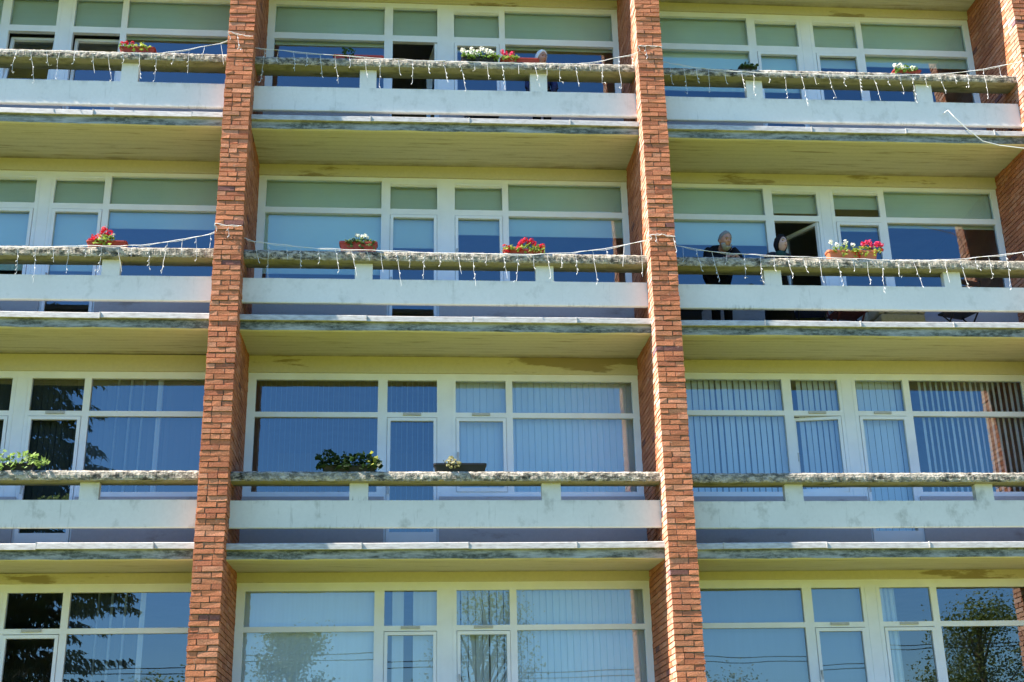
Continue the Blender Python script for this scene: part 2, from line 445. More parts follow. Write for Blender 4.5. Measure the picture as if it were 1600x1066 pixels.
def sash(parent, name, x0, x1, z0, z1, gz0, ang, lean=0.0, handle=True):
    """an inward-opening sash; ang = degrees swung in about its right edge"""
    t = .045
    mb = MB(); y0, y1 = 1.462, 1.522
    mb.box(x0, x0 + t, y0, y1, z0, z1); mb.box(x1 - t, x1, y0, y1, z0, z1)
    mb.box(x0 + t, x1 - t, y0, y1, z1 - t, z1); mb.box(x0 + t, x1 - t, y0, y1, z0, gz0)
    o = obj(name, mb, M['frame'], parent, (x1, 1.50, z0))
    p = pane(o, x0 + t, x1 - t, gz0, z1 - t, 1.498, lean * .9)
    if handle:
        hm = MB(); hz = z0 + (z1 - z0) * .5
        hm.box(x0 + .012, x0 + .034, 1.437, 1.462, hz - .03, hz + .03); hm.box(x0 + .014, x0 + .032, 1.425, 1.437, hz - .10, hz + .02)
        obj('handle', hm, M['grille'], o)
    if ang == 't': o.rotation_euler.x = -math.atan(.17 / (z1 - z0))
    elif ang: o.rotation_euler.z = -math.radians(ang)
    return o

for (r, b), dcol in DOOR.items():
    F = FZ[r]; ft, gt, tt, tb = (F + v for v in WZ[r])
    if (r, b) == (3, 2): gt += .055; ft += .05; tt += .055; tb += .055
    x0, x1 = BAY[b]; ox = BX[b]
    cols = [(a + ox, c + ox) for a, c in COLS]
    # wall: lintel above, spandrel below
    lm = MB(); lm.box(x0 - .02, x1 + .02, WALL, 1.66, ft, F + H - .075)
    obj('lintel', lm, M['lintel'], B)
    sm = MB(); dx0, dx1 = cols[dcol][0] - .03, cols[dcol][1] + .03
    sm.box(x0 - .02, dx0, WALL, 1.66, F - .05, F + SILL); sm.box(dx1, x1 + .02, WALL, 1.66, F - .05, F + SILL)
    obj('spandrel_wall', sm, M['spandrel'], B)
    # fixed frame with mullions and transom
    y0, y1 = 1.475, 1.55
    fm = MB(); zb = F + SILL
    edges = [x0] + [v for c in cols for v in c] + [x1]
    for i in range(0, len(edges), 2):
        a, c = edges[i], edges[i + 1]
        z_lo = zb
        fm.box(a, c, y0, y1, z_lo, ft)
    for ci, (a, c) in enumerate(cols):
        fm.box(a, c, y0, y1, gt, ft)
        fm.box(a, c, y0, y1, tb, tt)
        if ci != dcol: fm.box(a, c, y0, y1, zb, zb + .075)
    # grooves beside the wide centre post
    for gx in (cols[1][1] + .055, cols[2][0] - .055):
        fm.box(gx - .004, gx + .004, y0 - .006, y0, zb, ft - .1)
    # door legs down to the floor
    da, dc = cols[dcol]
    fm.box(da - .03, da, y0, y1, F + .06, zb); fm.box(dc, dc + .03, y0, y1, F + .06, zb)
    W = obj('window_wall', fm, M['frame'], B)
    lean = {1: .040, 2: .028}.get(r, 0.0)      # upper-storey panes tilted to bring the mirrored soffit edge lower
    for ci, (a, c) in enumerate(cols):
        small = ci in (1, 2)
        # upper light
        if small and r in (1, 2) and not (r == 1 and b == 1 and ci == 1) and not (r == 1 and b == 0):
            vm = MB(); vm.box(a, c, 1.466, 1.475, gt - .065, gt - .030); vm.box(a + .02, c - .02, 1.452, 1.466, gt - .058, gt - .036)
            vm.box(a, c, 1.48, 1.53, gt - .075, gt)
            obj('trickle_vent', vm, M['frame'], W)
            pane(W, a, c, tt, gt - .07, 1.512, lean)
        else:
            pane(W, a, c, tt, gt, 1.512, lean)
        if small and r in (3, 4):
            vm = MB(); xm = (a + c) / 2
            zc = (tt + tb) / 2 + .005
            vm.box(xm - .13, xm + .13, 1.452, 1.475, zc - .014, zc + .022)
            obj('trickle_vent', vm, M['grille'], W)
        # lower light: fixed glass beside, opening sash or balcony door in the small columns
        if small:
            ang = OPEN.get((r, b), {}).get(ci, 0)
            if ci == dcol:
                sash(B, 'balcony_door', a + .005, c - .005, F + .09, tb - .01, F + .48, ang, lean)
            else:
                sash(W, 'sash', a + .005, c - .005, zb + .075, tb - .01, zb + .135, ang, lean)
        else:
            pane(W, a, c, zb + .075, tb, 1.512, lean)
    # blinds and curtains hang close behind the glass
    if (r, b) in ROLL:
        for ci, ((a, c), lo) in enumerate(zip(cols, ROLL[(r, b)])):
            up = UPPER.get((r, b), (None,) * 4)[ci]
            hang = []
            if up is not None: hang.append((F + up, gt + .03))
            else: hang.append((tt - .05 if lo is None or ci in (1, 2) else F + lo, gt + .03))
            if lo is not None and ci in (1, 2): hang.append((F + lo, tb - .02))
            for (za, zz) in hang:
                bm = MB(); yb = 1.585 + rnd.uniform(0, .02)
                if (r, b) in OPEN and ci in OPEN[(r, b)] and zz < tt: continue
                bm.box(a - .03, c + .03, yb, yb + .003, za, zz); bm.box(a - .03, c + .03, yb - .008, yb + .010, za - .022, za)
                obj('roller_blind', bm, M['roller'], W)
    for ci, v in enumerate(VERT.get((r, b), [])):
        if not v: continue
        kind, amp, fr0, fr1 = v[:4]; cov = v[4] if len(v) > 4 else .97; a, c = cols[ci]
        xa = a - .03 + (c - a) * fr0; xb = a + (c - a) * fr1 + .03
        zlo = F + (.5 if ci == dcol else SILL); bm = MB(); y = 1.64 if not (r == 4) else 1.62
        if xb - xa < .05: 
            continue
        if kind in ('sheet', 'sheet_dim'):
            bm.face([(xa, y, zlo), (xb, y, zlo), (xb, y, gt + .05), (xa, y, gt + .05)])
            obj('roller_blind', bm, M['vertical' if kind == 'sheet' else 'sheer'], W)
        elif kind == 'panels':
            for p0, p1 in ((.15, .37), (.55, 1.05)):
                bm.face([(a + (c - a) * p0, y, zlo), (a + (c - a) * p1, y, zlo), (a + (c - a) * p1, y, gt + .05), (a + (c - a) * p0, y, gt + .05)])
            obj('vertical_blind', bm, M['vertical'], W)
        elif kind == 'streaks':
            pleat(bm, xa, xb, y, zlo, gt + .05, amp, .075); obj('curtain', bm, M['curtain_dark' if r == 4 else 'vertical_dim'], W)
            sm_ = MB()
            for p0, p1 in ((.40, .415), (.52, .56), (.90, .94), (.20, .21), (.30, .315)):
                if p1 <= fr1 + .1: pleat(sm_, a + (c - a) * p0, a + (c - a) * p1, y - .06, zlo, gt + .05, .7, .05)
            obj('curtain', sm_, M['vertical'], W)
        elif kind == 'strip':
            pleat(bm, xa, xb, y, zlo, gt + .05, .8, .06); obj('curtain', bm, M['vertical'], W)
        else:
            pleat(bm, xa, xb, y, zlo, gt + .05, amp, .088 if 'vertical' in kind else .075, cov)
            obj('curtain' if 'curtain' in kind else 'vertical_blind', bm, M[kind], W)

# balconies: slab (the part) > sheet-metal flashing sections, parapet panel, posts, rough coping
CO = {0: (1.07, .94), 1: (1.075, .942), 2: (1.065, .920), 3: (1.035, .905), 4: (1.035, .905)}
BA = {0: (.62, .225), 1: (.625, .228), 2: (.675, .308), 3: (.667, .300), 4: (.667, .300)}
POST = [[(1.70, 1.95), (4.43, 4.675)], [(1.895, 2.14), (4.435, 4.69)], [(1.735, 1.985), (4.395, 4.645)]]
JOINT = {0: [-1.2, .25], 1: [.6, 2.05, 3.45, 4.8], 2: []}
for r, F in FZ.items():
    for b in range(3):
        x0, x1 = BAY[b]; t0, t1 = TILT.get((r, b), (0, 0))
        R = random.Random(r * 10 + b)
        def zt(x): return F + t0 + (t1 - t0) * (x - x0) / (x1 - x0)
        xa, xb = x0 - .012, x1 + .012
        n = 60
        # slab with a slightly eroded lower front edge, soffit sloping up to the wall
        sl = MB(); prev = None
        for i in range(n + 1):
            x = xa + (xb - xa) * i / n; zz = zt(x)
            e = .010 * mnoise.noise(Vector((x * 2.1, r * 7.3, b))) + .006 * mnoise.noise(Vector((x * 9, r, b * 3)))
            s = [(x, .285, zz + .05), (x, .285, zz - .118 + e), (x, .312, zz - .130 + e * .6), (x, 1.45, zz - .079), (x, 1.45, zz + .075), (x, .30, zz + .055)]
            if prev:
                for k in range(6):
                    sl.face([prev[k], s[k], s[(k + 1) % 6], prev[(k + 1) % 6]])
            else: sl.face(s)
            prev = s
        sl.face(prev[::-1])
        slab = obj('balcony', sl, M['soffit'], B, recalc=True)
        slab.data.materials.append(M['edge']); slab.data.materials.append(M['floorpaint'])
        for p in slab.data.polygons:
            if p.normal.y < -.7: p.material_index = 1
            elif p.normal.z > .5: p.material_index = 2
        # flashing in overlapping lengths, each a little out of line
        cuts = [xa + .005]; x = x0 + R.uniform(.35, 1.3)
        if b == 1: x = x0 + 1.72
        while x < xb - .3:
            cuts.append(x); x += R.uniform(1.36, 1.50)
        cuts.append(xb - .005)
        for a, c in zip(cuts[:-1], cuts[1:]):
            fl = MB(); d = R.uniform(-.006, .006); e1 = R.uniform(-.006, .006); e2 = R.uniform(-.006, .006)
            yf = .236 + d
            m_ = 8; pr = None
            for i in range(m_ + 1):
                x = a + (c - a - .003) * i / m_; zz = zt(x) + e1 + (e2 - e1) * i / m_; wv = .004 * mnoise.noise(Vector((x * 3, r * 5, 2)))
                s = [(x, .30, zz + .006), (x, yf + .008 + wv, zz), (x, yf + wv, zz + .004), (x, yf + .004 + wv, zz + .078), (x, yf + .012 + wv, zz + .086), (x, .62, zz + .105)]
                if pr:
                    for k in range(5): fl.face([pr[k], s[k], s[k + 1], pr[k + 1]])
                pr = s
            # folded seam at the end of the length
            xs = c - .006; zz = zt(xs)
            fl.box(xs - .010, xs + .004, yf - .008, yf + .02, zz + .002, zz + .090)
            obj('sheet_metal_flashing', fl, M['flash'], slab)
        # parapet panel
        bt, bb = BA[r]
        pm = MB(); prev = None
        for i in range(n + 1):
            x = xa + (xb - xa) * i / n; zz = zt(x); e = .004 * mnoise.noise(Vector((x * 3, r * 3, 8 + b)))
            s = [(x, .352, zz + bt + e), (x, .352, zz + bb + .012 + e), (x, .359, zz + bb + e), (x, .417, zz + bb + .004), (x, .417, zz + bt)]
            if prev:
                for k in range(5): pm.face([prev[k], s[k], s[(k + 1) % 5], prev[(k + 1) % 5]])
            else: pm.face(s)
            prev = s
        pm.face(prev[::-1])
        obj('parapet_panel', pm, M['band' if r < 3 else 'band_worn'], slab, recalc=True)
        ct, cb = CO[r]
        for (a, c) in POST[b]:
            a += BX[b] if b != 2 else 6.0; c += BX[b] if b != 2 else 6.0
            pm = MB(); pm.box(a, c, .355, .46, zt(a) + bt - .002, zt(a) + cb + .02)
            obj('post', pm, M['band' if r < 3 else 'band_worn'], slab)
        # coping: rough exposed-aggregate top beam
        cm = MB(); prev = None; nn = 340
        for i in range(nn + 1):
            x = xa + (xb - xa) * i / nn; zz = zt(x)
            def q(k, amp=.006): return amp * mnoise.noise(Vector((x * 16, k * 3.7 + r * 11, b * 5))) + amp * .8 * mnoise.noise(Vector((x * 41, k * 5.1, r + b)))
            s = [(x, .60, zz + ct + .01), (x, .275 + q(1), zz + ct + q(2, .006)), (x, .256 + q(3), zz + ct - .022 + q(4, .006)),
                 (x, .250 + q(5, .008), zz + ct - .065), (x, .252 + q(6, .007), zz + cb + .025), (x, .262 + q(7, .008), zz + cb + q(8, .005)),
                 (x, .40, zz + cb - .012), (x, .60, zz + cb + .012), (x, .66, zz + cb + .06)]
            if prev:
                for k in range(9):
                    cm.face([prev[k], s[k], s[(k + 1) % 9], prev[(k + 1) % 9]])
            else: cm.face(s)
            prev = s
        cm.face(prev[::-1])
        cp = obj('coping', cm, M['coping'], slab, recalc=True)
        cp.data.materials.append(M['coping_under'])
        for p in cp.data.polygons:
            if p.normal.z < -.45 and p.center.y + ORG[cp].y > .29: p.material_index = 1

# ------------------------------------------------------------------ icicle light strings
GREY = 0
def lights(name, label, pts, wrap, seed, y=.19, lens=None):
    R = random.Random(seed)
    root = empty(name, (pts[len(pts) // 2][0], y, min(p[1] for p in pts)))
    tag(root, label, 'string lights', 'icicle light strings along the balconies')
    P = [Vector((x, y, z)) for x, z in pts]
    if wrap:                          # passes in front of the pillar
        P[-1].y = .02
        P += [Vector((x, -.022, z)) for x, z in wrap]
    def smooth(P):
        out = []
        for i in range(len(P) - 1):
            p0, p1, p2, p3 = P[max(i - 1, 0)], P[i], P[i + 1], P[min(i + 2, len(P) - 1)]
            for k in range(6):
                t = k / 6
                out.append(.5 * ((2 * p1) + (-p0 + p2) * t + (2 * p0 - 5 * p1 + 4 * p2 - p3) * t * t + (-p0 + 3 * p1 - 3 * p2 + p3) * t ** 3))
        out.append(P[-1]); return out
    C = smooth(P)
    C = [c + Vector((0, R.uniform(-.004, .004), R.uniform(-.006, .006))) for c in C]
    cb = MB(); cb.tube(C, .0046, 5)
    # a second, slacker run of wire twisted round it
    C2 = [c + Vector((0, -.006, -.012 + .012 * math.sin(i * 1.3))) for i, c in enumerate(C)]
    cb.tube(C2, .0026, 4)
    obj('cable', cb, M['cable'], root)
    def at(x):
        for a, b in zip(C[:-1], C[1:]):
            if a.x <= x <= b.x: return a.lerp(b, (x - a.x) / max(1e-6, b.x - a.x))
        return None
    pat = [.20, .34, .45, .16, .36, .50, .22, .40]
    x = pts[0][0] + .14; i = R.randrange(8)
    while x < C[-1].x - .03:
        p = at(x)
        if p is not None and p.y > -.03:
            ln = pat[i % 8] * R.uniform(.8, 1.15) * (.55 if wrap and x > pts[-1][0] else 1)
            sm = MB(); q = p.copy(); ptsS = [q.copy()]; dx = R.uniform(-.02, .05)
            n = max(3, int(ln / .06))
            for k in range(n):
                q = q + Vector((dx * .3 + R.uniform(-.006, .006), R.uniform(-.006, .006), -ln / n))
                ptsS.append(q.copy())
            if R.random() < .25:
                ptsS.append(q + Vector((R.choice((-1, 1)) * R.uniform(.02, .045), 0, R.uniform(-.02, .03))))
            sm.tube(ptsS, .0027, 4)
            for k in range(1, len(ptsS), 1):
                if R.random() < .5:
                    v = ptsS[k]; s = R.choice((-1, 1))
                    sm.tube([v, v + Vector((s * .012, -.008, -.014)), v + Vector((s * .016, -.010, -.032))], [.003, .0055, .003], 5)
            obj('strand', sm, M['cable'], root)
        x += R.uniform(.19, .255); i += 1
lights('icicle_lights', 'white icicle light string along the top left balcony, below red geraniums', [(-5.6, 7.40), (-4.6, 7.33), (-3.271, 7.275), (-2.731, 7.281), (-2.097, 7.28), (-1.459, 7.278), (-.894, 7.307), (-.03, 7.411)], [(-.016, 7.54), (.19, 7.50), (.345, 7.478)], 1)
lights('icicle_lights', 'white icicle light string along the top middle balcony, below the white flowers', [(.366, 7.424), (.655, 7.40), (1.734, 7.324), (2.867, 7.283), (3.389, 7.277), (4.153, 7.278), (4.729, 7.285), (5.31, 7.325), (6.005, 7.402)], [(6.03, 7.50), (6.2, 7.508), (6.39, 7.500)], 2)
lights('icicle_lights', 'white icicle light string along the top right balcony, above the loose hanging cable', [(6.40, 7.381), (7.062, 7.279), (7.846, 7.235), (9.035, 7.226), (10.039, 7.245), (11.061, 7.332), (11.97, 7.440)], [(11.99, 7.52), (12.116, 7.548), (12.33, 7.53)], 3)
lights('icicle_lights', 'white icicle light string along the second-row left balcony, below red pelargoniums', [(-5.6, 4.32), (-4.4, 4.22), (-2.911, 4.165), (-2.401, 4.164), (-1.805, 4.193), (-1.205, 4.203), (-.674, 4.27), (-.03, 4.338)], [(-.016, 4.46), (.15, 4.435), (.345, 4.433)], 4)
lights('icicle_lights', 'white icicle light string along the second-row middle balcony between the two brick pillars', [(.366, 4.346), (.572, 4.291), (1.412, 4.207), (2.477, 4.176), (3.371, 4.161), (4.544, 4.17), (5.276, 4.241), (6.005, 4.332)], [(6.03, 4.39), (6.2, 4.40), (6.39, 4.37)], 5)
lights('icicle_lights', 'white icicle light string in front of the man and woman leaning on the balcony', [(6.40, 4.34), (6.934, 4.248), (7.582, 4.208), (8.328, 4.18), (8.985, 4.17), (9.644, 4.15), (10.41, 4.173), (11.19, 4.256), (11.97, 4.33)], [(11.99, 4.38), (12.15, 4.39), (12.33, 4.37)], 6)
lc = MB(); P = [(10.775, .36, 6.70), (10.79, .22, 6.675), (10.847, .19, 6.552), (11.016, .18, 6.336), (11.233, .17, 6.122), (11.471, .16, 6.052), (11.859, .12, 5.985), (12.1, -.03, 5.96), (12.4, -.03, 5.95)]
lc.tube(P, .008, 6)
tag(obj('loose_cable', lc, M['cable']), 'thin white loose cable drooping across the top right balcony front', 'cable')

# ------------------------------------------------------------------ flower boxes
def leaf_quad(mb, p, s, c, R, up=.5, n=None):
    n = n or Vector((R.uniform(-1, 1), R.uniform(-1, 1), R.uniform(-.2, 1) + up)).normalized()
    a = n.cross(Vector((R.uniform(-1, 1), R.uniform(-1, 1), R.uniform(-1, 1)))).normalized(); b = n.cross(a)
    p = Vector(p); k = R.uniform(.7, 1.25)
    c = tuple(x * k for x in c)
    mb.face([p - a * s * .5, p - a * s * .1 + b * s * .42, p + a * s * .5 + n * s * .1, p - a * s * .1 - b * s * .42], c)

def trough(name, x0, x1, z, y, m, R, h=.13, d=.17):
    mb = MB(); n = 16
    def loop(zz, ins, rr):     # rounded rectangle
        pts = []
        for (cx, cy, a0) in ((x1 - ins - rr, y + d / 2 - ins - rr, 0), (x0 + ins + rr, y + d / 2 - ins - rr, 90), (x0 + ins + rr, y - d / 2 + ins + rr, 180), (x1 - ins - rr, y - d / 2 + ins + rr, 270)):
            for k in range(4):
                t = math.radians(a0 + 30 * k); pts.append((cx + rr * math.cos(t), cy + rr * math.sin(t), zz))
        return pts
    rings = [loop(z, .028, .02), loop(z + h * .80, .008, .03), loop(z + h * .80, 0, .034), loop(z + h, 0, .034), loop(z + h, .010, .028), loop(z + h * .8, .014, .028)]
    mb.face(rings[0][::-1])
    for a, b in zip(rings[:-1], rings[1:]):
        for k in range(len(a)):
            k2 = (k + 1) % len(a); mb.face([a[k], a[k2], b[k2], b[k]])
    return mb, rings[-1]

def flower_box(label, x0, x1, z, m, plants, y=.352, seed=0, h=.13, group='flower boxes standing on the balcony ledges', ls=1.0):
    R = random.Random(seed)
    root = empty('flower_box', ((x0 + x1) / 2, y, z)); tag(root, label, 'flower box', group)
    mb, soil = trough('trough', x0, x1, z, y, m, R, h)
    tr = obj('trough', mb, m, root)
    so = MB(); so.face(soil); obj('soil', so, M['soil'], tr)
    fo = MB(); heads = {}
    for (xa, xb, hh, nl, lc, flowers) in plants:
        for i in range(nl):
            t = R.random(); x = xa + (xb - xa) * t
            arch = 1 - .5 * abs(2 * t - 1) ** 2
            lo = z + h * .7
            zz = lo + hh * arch * R.random() ** .8
            if R.random() < .12: zz = z + h * R.uniform(.2, .8)
            yy = y + R.uniform(-.11, .09) * (1.0 if zz > z + h else 1.15)
            if zz < z + h and yy > y - .085: yy = y - R.uniform(.09, .12)
            leaf_quad(fo, (x, yy, zz), R.uniform(.035, .070) * ls, lc, R)
        for i in range(max(2, nl // 14)):   # stems
            x = xa + (xb - xa) * R.random(); a = Vector((x, y + R.uniform(-.04, .04), z + h * .75)); e = a + Vector((R.uniform(-.05, .05), R.uniform(-.06, .03), hh * R.uniform(.5, .95)))
            fo.tube([a, (a + e) / 2 + Vector((R.uniform(-.015, .015), 0, 0)), e], .004, 4, (.10, .13, .04))
        for (fx, fz, fr, fc, nm) in flowers:
            hb = heads.setdefault(nm, MB())
            cpt = Vector((fx, y - .04 + R.uniform(-.05, .02), z + h + fz))
            for k in range(26):
                dv = Vector((R.gauss(0, 1), R.gauss(0, 1), R.gauss(0, 1))).normalized()
                leaf_quad(hb, cpt + dv * fr * R.uniform(.55, 1), fr * R.uniform(.65, .95), fc, R, 0, (dv + Vector((R.uniform(-.4, .4), R.uniform(-.4, .4), R.uniform(-.4, .4)))).normalized())
            fo.tube([(fx, y, z + h * .75), ((fx + cpt.x) / 2 + .004, y - .02, z + h + fz * .4), tuple(cpt)], .0035, 4, (.12, .17, .04))
    if fo.v: obj('foliage', fo, M['leaf'], root)
    for nm, hb in heads.items(): obj(nm, hb, M['petal'], root)
    return root
GR = (.13, .24, .045); LG = (.26, .36, .08); DG = (.025, .055, .018); YG = (.30, .38, .07)
RED = (.60, .02, .035); PINK = (.72, .05, .14); WHT = (.86, .88, .80); ORG_ = (.65, .10, .03)
def fl(xs, zs, r, c, nm, R=random.Random(3)):
    return [(x, zz, r * R.uniform(.85, 1.15), c, nm) for x, zz in zip(xs, zs)]
r1, r2, r3 = 2 * H + 1.075, H + 1.066, 1.036
flower_box('red trough with red and purple flowers and pale leaves on the top left balcony ledge', -1.62, -1.10, r1, M['red_plastic'],
    [(-1.42, -1.16, .10, 60, YG, []), (-1.62, -1.45, .06, 20, GR, fl([-1.58, -1.53, -1.44], [.05, .07, .09], .035, RED, 'red_flowers'))], seed=1, h=.10)
flower_box('long red trough with one small dark green plant on the top middle balcony', 1.487, 2.247, r1 - .005, M['red_plastic'],
    [(1.62, 1.80, .20, 46, (.06, .12, .03), [])], y=.44, seed=2, h=.12)
flower_box('dark trough full of white pelargoniums on the top middle balcony', 3.40, 3.95, r1, M['black_plastic'],
    [(3.40, 3.96, .12, 170, GR, fl([3.42, 3.50, 3.56, 3.60, 3.66, 3.71, 3.76, 3.80, 3.64, 3.54, 3.84, 3.86], [.10, .08, .15, .11, .11, .15, .13, .09, .03, .05, .11, .08], .042, WHT, 'white_flowers')),
     (3.86, 3.95, .16, 20, (.20, .10, .04), [])], seed=3, h=.09)
flower_box('red trough with pink red flowers and trailing leaves beside the white-haired woman', 3.985, 4.58, r1, M['red_plastic'],
    [(3.98, 4.26, .09, 80, LG, fl([4.02, 4.07, 4.13, 4.17, 4.10], [.13, .09, .05, .07, .03], .040, PINK, 'pink_flowers'))], seed=4, h=.085)
flower_box('small dark pot with a low dark plant on the top right balcony ledge', 7.63, 7.92, r1 - .02, M['black_plastic'],
    [(7.64, 7.92, .07, 60, DG, [])], seed=5, h=.07)
flower_box('red trough with white flowers on the right end of the top right balcony', 10.05, 10.50, r1 - .01, M['red_plastic'],
    [(10.08, 10.44, .10, 80, GR, fl([10.10, 10.17, 10.22, 10.36, 10.40], [.08, .09, .06, .04, .05], .040, WHT, 'white_flowers'))], seed=6, h=.07)
flower_box('dark red trough with red blooms and pale leaves on the second-row left balcony', -1.80, -1.25, r2 + .02, M['red_plastic'],
    [(-1.68, -1.42, .12, 90, LG, fl([-1.76, -1.70, -1.64, -1.60, -1.57, -1.54, -1.50], [.03, .04, .09, .14, .17, .11, .13], .042, (.68, .03, .06), 'red_flowers') + fl([-1.62, -1.45], [.03, .10], .026, WHT, 'white_flowers'))], seed=7, h=.095)
flower_box('red-brown trough with white flowers standing alone on the second-row middle balcony', 1.667, 2.205, r2 + .01, M['red_plastic'],
    [(1.76, 2.16, .11, 120, (.10, .17, .07), fl([1.90, 1.93, 1.99, 2.03, 2.06], [.12, .10, .08, .10, .07], .030, WHT, 'white_flowers'))], seed=8, h=.15)
flower_box('trough overflowing with red flowers on the second-row middle balcony near the right pillar', 3.975, 4.56, r2, M['red_plastic'],
    [(3.98, 4.58, .11, 150, LG, fl([4.00, 4.06, 4.12, 4.22, 4.26, 4.30, 4.34, 4.38, 4.42, 4.48, 4.54, 4.46, 4.2, 4.04], [.05, .02, .0, .10, .13, .15, .11, .14, .08, .03, .05, -.02, .01, -.03], .040, RED, 'red_flowers') + fl([4.24, 4.36, 4.5], [.12, .12, .04], .034, PINK, 'pink_flowers'))], seed=9, h=.08)
flower_box('terracotta trough, white flowers left and red flowers right, beside the leaning woman', 8.68, 9.43, r2, M['terracotta'],
    [(8.74, 9.10, .12, 70, LG, fl([8.75, 8.85, 8.96, 9.08], [.13, .10, .12, .10], .034, WHT, 'white_flowers')),
     (9.05, 9.46, .13, 90, YG, fl([9.23, 9.28, 9.33, 9.42, 9.46, 9.49, 9.36], [.10, .13, .14, .10, .11, .08, .08], .042, PINK, 'pink_flowers') + fl([9.12, 9.15, 9.30, 9.34, 9.48], [-.06, -.09, -.02, -.05, .01], .042, (.75, .06, .03), 'red_flowers'))], seed=10, h=.14)
flower_box('dark trough with pale green bushy leaves at the left edge of the third-row balcony', -2.85, -2.17, r3, M['black_plastic'],
    [(-2.80, -2.02, .20, 130, (.22, .34, .10), [])], seed=11, h=.11, ls=1.35)
flower_box('dark trough buried in bushy dark green leaves on the third-row middle balcony', 1.52, 2.25, r3, M['black_plastic'],
    [(1.46, 1.74, .25, 90, DG, []), (1.7, 2.30, .20, 150, DG, []), (2.12, 2.26, .19, 18, (.30, .34, .06), []), (1.68, 1.86, .27, 26, DG, [])], seed=12, h=.09, ls=1.5)
flower_box('black trough with one small pale plant on the third-row middle balcony', 2.995, 3.703, r3, M['black_plastic'],
    [(3.15, 3.36, .12, 44, (.30, .30, .17), [])], seed=13, h=.115, ls=1.2)

# ------------------------------------------------------------------ people
def skin_mesh(verts, edges, root=0, sub=1):
    me = bpy.data.meshes.new('tmp'); me.from_pydata([v[:3] for v in verts], edges, [])
    o = bpy.data.objects.new('tmp', me); col.objects.link(o)
    sk = o.modifiers.new('s', 'SKIN'); sk.use_smooth_shade = True
    for i, v in enumerate(verts):
        rr = v[3]; me.skin_vertices[0].data[i].radius = rr if isinstance(rr, tuple) else (rr, rr)
        me.skin_vertices[0].data[i].use_root = (i == root)
    su = o.modifiers.new('u', 'SUBSURF'); su.levels = sub; su.render_levels = sub
    dg = bpy.context.evaluated_depsgraph_get(); ev = o.evaluated_get(dg); m2 = ev.to_mesh()
    mb = MB(); mb.v = [tuple(v.co) for v in m2.vertices]; mb.f = [tuple(p.vertices) for p in m2.polygons]; mb.c = [None] * len(mb.f)
    ev.to_mesh_clear(); bpy.data.objects.remove(o); bpy.data.meshes.remove(me)
    return mb
def join(*ms):
    o = MB()
    for m in ms:
        n = len(o.v); o.v += m.v; o.f += [tuple(i + n for i in f) for f in m.f]; o.c += m.c
    return o
def head_mesh(c, yaw, pitch, s=1.0, roll=0.0, ears=True):
    """a head 0.235 m tall: face towards local -Y; brow, nose, cheeks, chin, ears"""
    mb = MB(); seg, rg = 28, 20
    def bumpf(d, cx, cz, w): return math.exp(-(((d.x - cx) / w) ** 2 + ((d.z - cz) / w) ** 2))
    for i in range(rg + 1):
        th = math.pi * i / rg
        for k in range(seg):
            ph = 2 * math.pi * k / seg
            d = Vector((math.sin(th) * math.sin(ph), -math.sin(th) * math.cos(ph), math.cos(th)))
            x, y, z = d.x * .074, d.y * .095, d.z * .118
            if z < 0: x *= 1 - .30 * (-d.z) ** 1.6; y *= 1 - .14 * (-d.z)
            if d.y < 0:
                f = -d.y
                y -= .032 * bumpf(d, 0, -.12, .13) * f + .010 * bumpf(d, 0, .10, .10) * f          # nose
                y -= .008 * (bumpf(d, .30, .30, .22) + bumpf(d, -.30, .30, .22)) * f                # brow
                y += .016 * (bumpf(d, .34, .08, .17) + bumpf(d, -.34, .08, .17)) * f                # eye sockets
                y -= .007 * (bumpf(d, .45, -.22, .22) + bumpf(d, -.45, -.22, .22)) * f              # cheeks
                y -= .008 * bumpf(d, 0, -.46, .16) * f + .014 * bumpf(d, 0, -.80, .22) * f          # lips, chin
            mb.v.append((x, y, z))
    for i in range(rg):
        for k in range(seg):
            k2 = (k + 1) % seg
            mb.f.append((i * seg + k, i * seg + k2, (i + 1) * seg + k2, (i + 1) * seg + k)); mb.c.append(None)
    for sx in (-1, 1) if ears else ():
        mb.ball((sx * .077, .012, -.008), .03, None, 8, 6, (.38, .65, 1.05))
    T = Matrix.Translation(Vector(c)) @ Matrix.Rotation(yaw, 4, 'Z') @ Matrix.Rotation(pitch, 4, 'X') @ Matrix.Rotation(roll, 4, 'Y') @ Matrix.Scale(s, 4)
    mb.v = [tuple(T @ Vector(v)) for v in mb.v]
    return mb, T
def on_head(T, fn):
    mb = MB(); fn(mb); mb.v = [tuple(T @ Vector(v)) for v in mb.v]; return mb
def hair_cap(T, m, name, parent, drop=.0, back=.0, fluff=.008, front=.50, full=False):
    def fn(mb):
        seg, rg = 28, 14
        n0 = len(mb.v)
        for i in range(rg + 1):
            for k in range(seg):
                ph = 2 * math.pi * k / seg
                fr = max(0, math.cos(ph))                       # 1 at the face
                lim = math.radians(112 + drop) * (1 - fr ** .8) + math.radians(front * 100) * fr ** .8
                th = lim * i / rg
                d = Vector((math.sin(th) * math.sin(ph), -math.sin(th) * math.cos(ph), math.cos(th)))
                e = 1.03 + fluff * 8 + .06 * mnoise.noise(d * 4) + .05 * mnoise.noise(d * 11)
                if i == rg: e = 1.0
                mb.v.append((d.x * .077 * e, d.y * .098 * e + .003, d.z * .121 * e))
        for i in range(rg):
            for k in range(seg):
                k2 = (k + 1) % seg
                mb.f.append((n0 + i * seg + k, n0 + i * seg + k2, n0 + (i + 1) * seg + k2, n0 + (i + 1) * seg + k)); mb.c.append(None)
    return obj(name, on_head(T, fn), m, parent, smooth=True)
